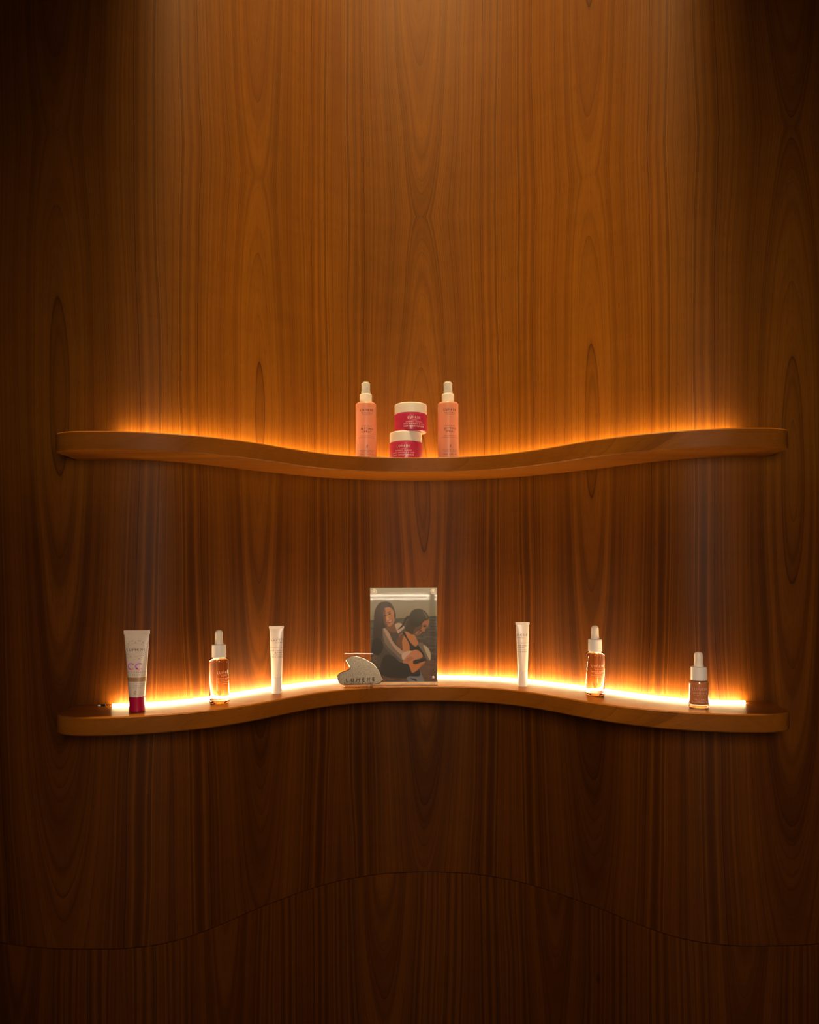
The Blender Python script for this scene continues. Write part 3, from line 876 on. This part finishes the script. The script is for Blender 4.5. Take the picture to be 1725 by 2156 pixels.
    poly([(772, 705), (815, 690), (870, 760), (905, 850), (960, 925), (1040, 985), (1110, 1015), (1105, 1085), (1045, 1165), (960, 1110), (880, 1000), (800, 880)], (128, 100, 78))
    poly([(785, 700), (815, 692), (872, 765), (905, 850), (960, 925), (1040, 985), (1110, 1015), (1100, 1060), (1010, 1040), (920, 940), (850, 830)], (182, 138, 106))
    poly([(780, 860), (860, 960), (960, 1060), (1050, 1150), (1000, 1140), (900, 1060), (810, 960)], (92, 76, 60))
    # woman on the right: tied back hair, black top
    poly([(1150, 515), (1105, 525), (1075, 575), (1045, 640), (982, 708), (1050, 668), (1090, 600), (1120, 560), (1160, 560)], (44, 33, 18))
    poly([(1000, 800), (1060, 745), (1130, 740), (1200, 760), (1255, 850), (1275, 940), (1200, 950), (1150, 1010), (1060, 1010), (1000, 940)], (188, 112, 58))
    poly([(1000, 810), (1030, 770), (1070, 780), (1045, 870), (1050, 1000), (1000, 950), (960, 880)], (112, 68, 42))
    poly([(1145, 560), (1090, 690), (1130, 740), (1200, 775), (1300, 700), (1310, 600)], (66, 42, 20))
    poly([(1290, 600), (1400, 555), (1425, 590), (1416, 640), (1392, 675), (1366, 700), (1362, 735), (1325, 738), (1300, 765), (1245, 785), (1200, 745), (1240, 670)], (166, 96, 52))
    poly([(1270, 620), (1330, 640), (1310, 700), (1280, 760), (1230, 785), (1200, 745), (1240, 670)], (98, 60, 36))
    poly([(1335, 655), (1365, 655), (1388, 668), (1360, 674)], (52, 30, 18))
    poly([(1225, 765), (1250, 735), (1285, 722), (1275, 748), (1248, 775)], (150, 100, 78))
    poly([(1290, 728), (1318, 716), (1326, 724), (1304, 735)], (92, 42, 28))
    poly([(1340, 640), (1368, 640), (1396, 655), (1366, 650)], (62, 36, 20))
    poly([(1150, 540), (1165, 470), (1220, 424), (1290, 416), (1360, 445), (1405, 500), (1412, 560), (1350, 590), (1310, 640), (1240, 670), (1160, 640)], (46, 38, 17))
    poly([(1330, 450), (1385, 490), (1405, 550), (1385, 560), (1360, 500)], (92, 76, 42))
    poly([(1050, 755), (1082, 745), (1120, 820), (1165, 890), (1230, 945), (1275, 915), (1320, 1000), (1345, 1090), (1200, 1165), (1155, 1020), (1150, 930), (1110, 840)], (48, 36, 27))
    poly([(1262, 900), (1310, 888), (1385, 940), (1432, 1010), (1446, 1085), (1432, 1140), (1385, 1120), (1350, 1040), (1300, 970)], (120, 94, 70))
    poly([(1340, 930), (1390, 945), (1432, 1010), (1446, 1085), (1432, 1138), (1400, 1080), (1365, 1000)], (184, 152, 112))
    poly([(1040, 1050), (1110, 1010), (1190, 1005), (1150, 1060), (1060, 1130)], (205, 162, 124))
    poly([(1050, 1165), (1090, 1100), (1140, 1050), (1190, 1000), (1250, 988), (1310, 1030), (1332, 1080), (1300, 1112), (1220, 1132), (1150, 1180), (1090, 1178)], (196, 118, 74))
    for k in range(3):
        poly([(1070 + 18 * k, 1150 + 10 * k), (1130 + 18 * k, 1105 + 10 * k), (1185 + 12 * k, 1080 + 12 * k), (1130 + 18 * k, 1112 + 10 * k)], (112, 58, 36))
    poly([(1130, 1180), (1185, 1150), (1225, 1190), (1300, 1165), (1370, 1150), (1330, 1205), (1195, 1312), (1155, 1240)], (198, 110, 50))
    poly([(1200, 1165), (1300, 1120), (1370, 1110), (1360, 1145), (1225, 1188)], (46, 36, 27))
    poly([(1125, 1362), (1285, 1358), (1290, 1270), (1318, 1330), (1345, 1438), (1140, 1438)], (124, 116, 108))
    poly([(1160, 1385), (1235, 1400), (1245, 1430), (1190, 1410)], (50, 42, 38))
    poly([(1300, 1200), (1540, 1150), (1540, 1440), (1360, 1440)], (128, 82, 56), 0.45)
    # downsample, soften
    img = img.reshape(ny, S, nx, S, 3).mean(axis=(1, 3))
    pad = np.pad(img, ((1, 1), (1, 1), (0, 0)), mode='edge')
    img = 0.6 * img + 0.1 * (pad[:-2, 1:-1] + pad[2:, 1:-1] + pad[1:-1, :-2] + pad[1:-1, 2:])
    img = img / 255.0
    lin = np.where(img > 0.04045, ((img + 0.055) / 1.055) ** 2.4, img / 12.92)
    # the print's own inks: take out the warm light the photograph shows it under
    return np.clip(lin / np.array((0.70, 0.56, 0.41)), 0, 0.9)

fr = empty('photo_frame', (-0.0119, 1.4535, Z_LOW), 0.0, label='clear acrylic block frame holding a photo of two women hugging by the sea', cat='photo frame')
FW, FH = 0.1330, 0.1940
hw = FW / 2
def edge_glass(o, lim=0.8):
    o.data.materials.append(M_ACRYL)         # the cut edges bend light, the wide faces just let it through
    for p in o.data.polygons:
        if abs(p.normal.y) < lim: p.material_index = 1
    return o
edge_glass(box('front_plate', -hw, hw, 0.0, 0.0030, 0.0, FH, M_THIN, fr, bevel=0.0004))
edge_glass(box('back_plate', -hw, hw, 0.0046, 0.0076, 0.0, FH, M_THIN, fr, bevel=0.0004))
def photo_print():
    nx, ny = 186, 264
    C = photo_colours(nx, ny)
    x0, x1, z0, z1 = -hw + 0.0006, hw - 0.0006, 0.0072, FH - 0.0006
    xs = np.linspace(x0, x1, nx); zs = np.linspace(z1, z0, ny)
    verts = [(float(x), 0.0036, float(z)) for z in zs for x in xs]
    faces = [(j * nx + i, (j + 1) * nx + i, (j + 1) * nx + i + 1, j * nx + i + 1) for j in range(ny - 1) for i in range(nx - 1)]
    n = N('photo_paper')
    at = n.node('ShaderNodeAttribute'); at.attribute_name = 'ink'
    n.principled(Base_Color=at.outputs['Color'], Roughness=0.5)
    o = mesh_obj('photo_print', verts, faces, n.mat, fr, False, label='photo print of two women hugging in front of water')
    ca = o.data.color_attributes.new('ink', 'FLOAT_COLOR', 'POINT')
    full = np.ones((nx * ny, 4), np.float32)
    full[:, :3] = C.reshape(-1, 3)
    ca.data.foreach_set('color', full.ravel())
    box('backing_card', x0, x1, 0.0038, 0.0044, z0, z1, simple('white_card', (0.7, 0.66, 0.6), 0.8), fr)
photo_print()
for sx in (-1, 1):
    s = lathe('corner_screw', [(0, 0.0034), (0.0015, 0.0033), (0.0021, 0.0028), (0.0023, 0.0020), (0.0030, 0.0016), (0.0036, 0.0020), (0.0040, 0.0030), (0.0046, 0.0030), (0.0050, 0.0024), (0.0050, 0.0003), (0, 0.0003)], M_SCREW, fr, 32)
    s.rotation_euler = (math.pi / 2, 0, 0); s.location = (sx * (hw - 0.0085), -0.0000, FH - 0.0082)
    s = lathe('corner_magnet', [(0, 0.0012), (0.0020, 0.0011), (0.0024, 0.0008), (0.0025, 0.0002), (0, 0.0002)], M_SCREW, fr, 24)
    s.rotation_euler = (math.pi / 2, 0, 0); s.location = (sx * (hw - 0.0085), -0.0000, 0.0165)

# ------------------------------------------------------------------ steel scraper on its acrylic stand
st = empty('display_stand', (-0.1010, 1.436, Z_LOW), 0.0, label='small clear acrylic easel stand holding the silvery scraper', cat='stand')
bm = bmesh.new()
def plate(pts, t, x0, x1):
    """a bent acrylic sheet: polyline in (y, z), thickness t, extruded in x"""
    n = len(pts)
    inn, outn = [], []
    for i in range(n):
        a, b = pts[max(i - 1, 0)], pts[min(i + 1, n - 1)]
        d = Vector((b[0] - a[0], b[1] - a[1])).normalized()
        inn.append((pts[i][0] - d.y * t / 2, pts[i][1] + d.x * t / 2)); outn.append((pts[i][0] + d.y * t / 2, pts[i][1] - d.x * t / 2))
    ringp = inn + outn[::-1]
    A = [bm.verts.new((x0, y, z)) for y, z in ringp]
    B = [bm.verts.new((x1, y, z)) for y, z in ringp]
    m = len(ringp)
    for i in range(m): bm.faces.new((A[i], A[(i + 1) % m], B[(i + 1) % m], B[i]))
    for i in range(n - 1):
        j = m - 1 - i
        bm.faces.new((A[i], A[i + 1], A[j - 1], A[j])); bm.faces.new((B[j], B[j - 1], B[i + 1], B[i]))
plate([(-0.0012, 0.0112), (-0.0012, 0.0030), (-0.0006, 0.0014), (0.0008, 0.0010), (0.0068, 0.0010), (0.0082, 0.0014), (0.0092, 0.0030), (0.0122, 0.0660)], 0.0018, -0.0283, 0.0283)
edge_glass(bm_obj('acrylic_sheet', bm, M_THIN, st, True, 40), 0.9)

GS = [(330, 1150), (235, 1120), (160, 1040), (118, 950), (115, 870), (160, 790), (250, 730), (340, 700), (440, 670), (500, 620), (525, 560), (500, 480), (440, 390), (410, 330),
      (440, 270), (520, 215), (640, 190), (760, 190), (880, 215), (1020, 260), (1150, 330), (1290, 410), (1400, 510), (1490, 640), (1560, 770), (1605, 890), (1630, 985), (1600, 1050), (1530, 1105),
      (1430, 1130), (1250, 1138), (1000, 1142), (800, 1146), (550, 1152)]
K = 0.0000592
P = [((x - 870) * K, (1152 - y) * K) for x, y in GS]
out = []
for i in range(len(P)):
    p0, p1, p2, p3 = (Vector(P[(i + k) % len(P)]) for k in (-1, 0, 1, 2))
    for u in (0, 1 / 3, 2 / 3):
        out.append(0.5 * (2 * p1 + (p2 - p0) * u + (2 * p0 - 5 * p1 + 4 * p2 - p3) * u * u + (3 * p1 - p0 - 3 * p2 + p3) * u ** 3))
gs = empty('facial_scraper', (-0.0985, 1.4425, Z_LOW + 0.0040), 0.0, label='silvery heart shaped steel scraper leaning on the acrylic stand', cat='scraper')
gs.rotation_euler = (-0.035, 0, 0)
bm = bmesh.new()
vs = [bm.verts.new((p.x, 0.0, p.y)) for p in out]
f = bm.faces.new(vs)
r = bmesh.ops.extrude_face_region(bm, geom=[f])
nv = [g for g in r['geom'] if isinstance(g, bmesh.types.BMVert)]
bmesh.ops.translate(bm, verts=nv, vec=(0, -0.0036, 0))
ed = [e for e in bm.edges if abs(e.verts[0].co.y - e.verts[1].co.y) < 1e-6]
bmesh.ops.bevel(bm, geom=ed, offset=0.00175, segments=5, affect='EDGES', profile=0.5)
bm.normal_update()
for f in bm.faces: f.material_index = 0 if abs(f.normal.y) > 0.97 else 1
sb_ = bm_obj('scraper_body', bm, [M_BRUSHED, M_RIM], gs, True, 60)
for p in sb_.data.polygons:
    if abs(p.normal.y) > 0.97: p.use_smooth = False
for e in sb_.data.edges: e.use_edge_sharp = False
_big = {tuple(sorted(k)) for p in sb_.data.polygons if len(p.vertices) > 8 for k in p.edge_keys}
for e in sb_.data.edges:
    if tuple(sorted(e.vertices)) in _big: e.use_edge_sharp = True
lg = logo_geo(0.0066, 0.25, square=True, gap=0.95)
a = 0.035
lg = [(x * math.cos(a) - y * math.sin(a), x * math.sin(a) + y * math.cos(a)) for x, y in lg[0]], lg[1]
wrapped('engraved_logo', [(lg, 0.0018, 0.0070)], lambda x, z: (x, -0.00375, z), M_INKDARK, gs, label='dark engraved lettering')

# ------------------------------------------------------------------ loose cable end on the lower shelf
cb = empty('cable_end', (-0.525, 1.250, Z_LOW), 0.0, label='tiny black and white cable end on the left tip of the lower shelf', cat='cable')
def rod(name, x0, x1, r, mat, parent):
    v, f = lathe_geo([(0, x0), (r * 0.8, x0), (r, x0 + 0.0006), (r, x1 - 0.0006), (r * 0.8, x1), (0, x1)], 16)
    return mesh_obj(name, [(z, y, x + r) for x, y, z in v], f, mat, parent)
rod('plug', -0.0050, 0.0, 0.0012, M_WHITE, cb)
rod('cable', 0.0, 0.0080, 0.0018, M_BLACK, cb)

# ------------------------------------------------------------------ lamps
def downlight(x, y, w, cone, blend, tilt, label):
    t = empty('ceiling_lamp', (x, y, CEIL), 0.0, label=label, cat='lamp')
    lathe('trim_ring', [(0.036, -0.0005), (0.050, -0.0005), (0.050, -0.004), (0.038, -0.006), (0.036, -0.004)], M_WHITE, t, 40, closed=True)
    lathe('lens', [(0, -0.0030), (0.035, -0.0030), (0.035, -0.0010), (0, -0.0010)], emit('lamp_lens', WARM, 6.0), t, 32)
    ld = bpy.data.lights.new('lamp_light', 'SPOT')
    ld.energy = w; ld.color = WARM; ld.spot_size = math.radians(cone); ld.spot_blend = blend; ld.shadow_soft_size = 0.035
    lo = bpy.data.objects.new('lamp_light', ld)
    link(lo); lo.parent = t; lo.location = (0, 0, -0.02); lo.rotation_euler = (tilt, 0, 0)
    return t
NAMES = ['round ceiling downlight close to the hollow of the wavy wall', 'round ceiling downlight in front of the shelves', 'round ceiling downlight left', 'round ceiling downlight right']
for k, d in enumerate(DOWNLIGHTS): downlight(*d, NAMES[k])

t = empty('added_fill', (FRONT_POS[0], FRONT_POS[1], 0.0), 0.0, label='added fill light behind the viewer, with invented shade and stand', cat='lamp')  # invented fill light for the object fronts, with made-up shade and stand
hz = FRONT_POS[2]
lathe('fill_stand', [(0, 0.0), (0.16, 0.0), (0.16, 0.012), (0.02, 0.022), (0.012, 0.03), (0.012, hz - 0.30), (0, hz - 0.30)], M_BLACK, t, 32)
sh = lathe('fill_shade', [(0, 0.0), (0.10, 0.0), (FRONT_R + 0.02, 0.14), (FRONT_R + 0.02, 0.15), (0.09, 0.01), (0, 0.01)], M_BLACK, t, 48)
sh.location = (0, -0.16, hz); sh.rotation_euler = (-math.pi / 2, 0, 0)
ld = bpy.data.lights.new('fill_light', 'SPOT')
ld.energy = FRONT_WATTS; ld.color = FRONT_COLOUR; ld.spot_size = math.radians(FRONT_CONE); ld.spot_blend = 1.0; ld.shadow_soft_size = FRONT_R
lo = bpy.data.objects.new('fill_light', ld); link(lo); lo.parent = t; lo.location = (0, 0.02, hz)
lo.rotation_euler = (math.pi / 2 - FRONT_TILT, 0, 0)

# the lit shelf on the wall behind the viewer, mirrored in the acrylic
rs = empty('wall_shelf', (0, -2.6, 1.100), label='straight lit shelf on the wall behind the viewer', cat='shelf')
bm = bmesh.new(); box_bm(bm, -1.2, 1.2, 0.0008, 0.12, -0.016, 0.0)
bm_obj('board', bm, simple('rear_shelf_wood', (0.16, 0.07, 0.02), 0.4), rs, False)
M_REAR = emit('led_strip_rear', (1.0, 0.80, 0.58), REAR_LED)
box('light_strip', -1.15, 1.15, 0.006, 0.016, 0.0004, 0.004, M_REAR, rs)
box('light_strip', -1.15, 1.15, 0.090, 0.100, -0.020, -0.0164, M_REAR, rs)
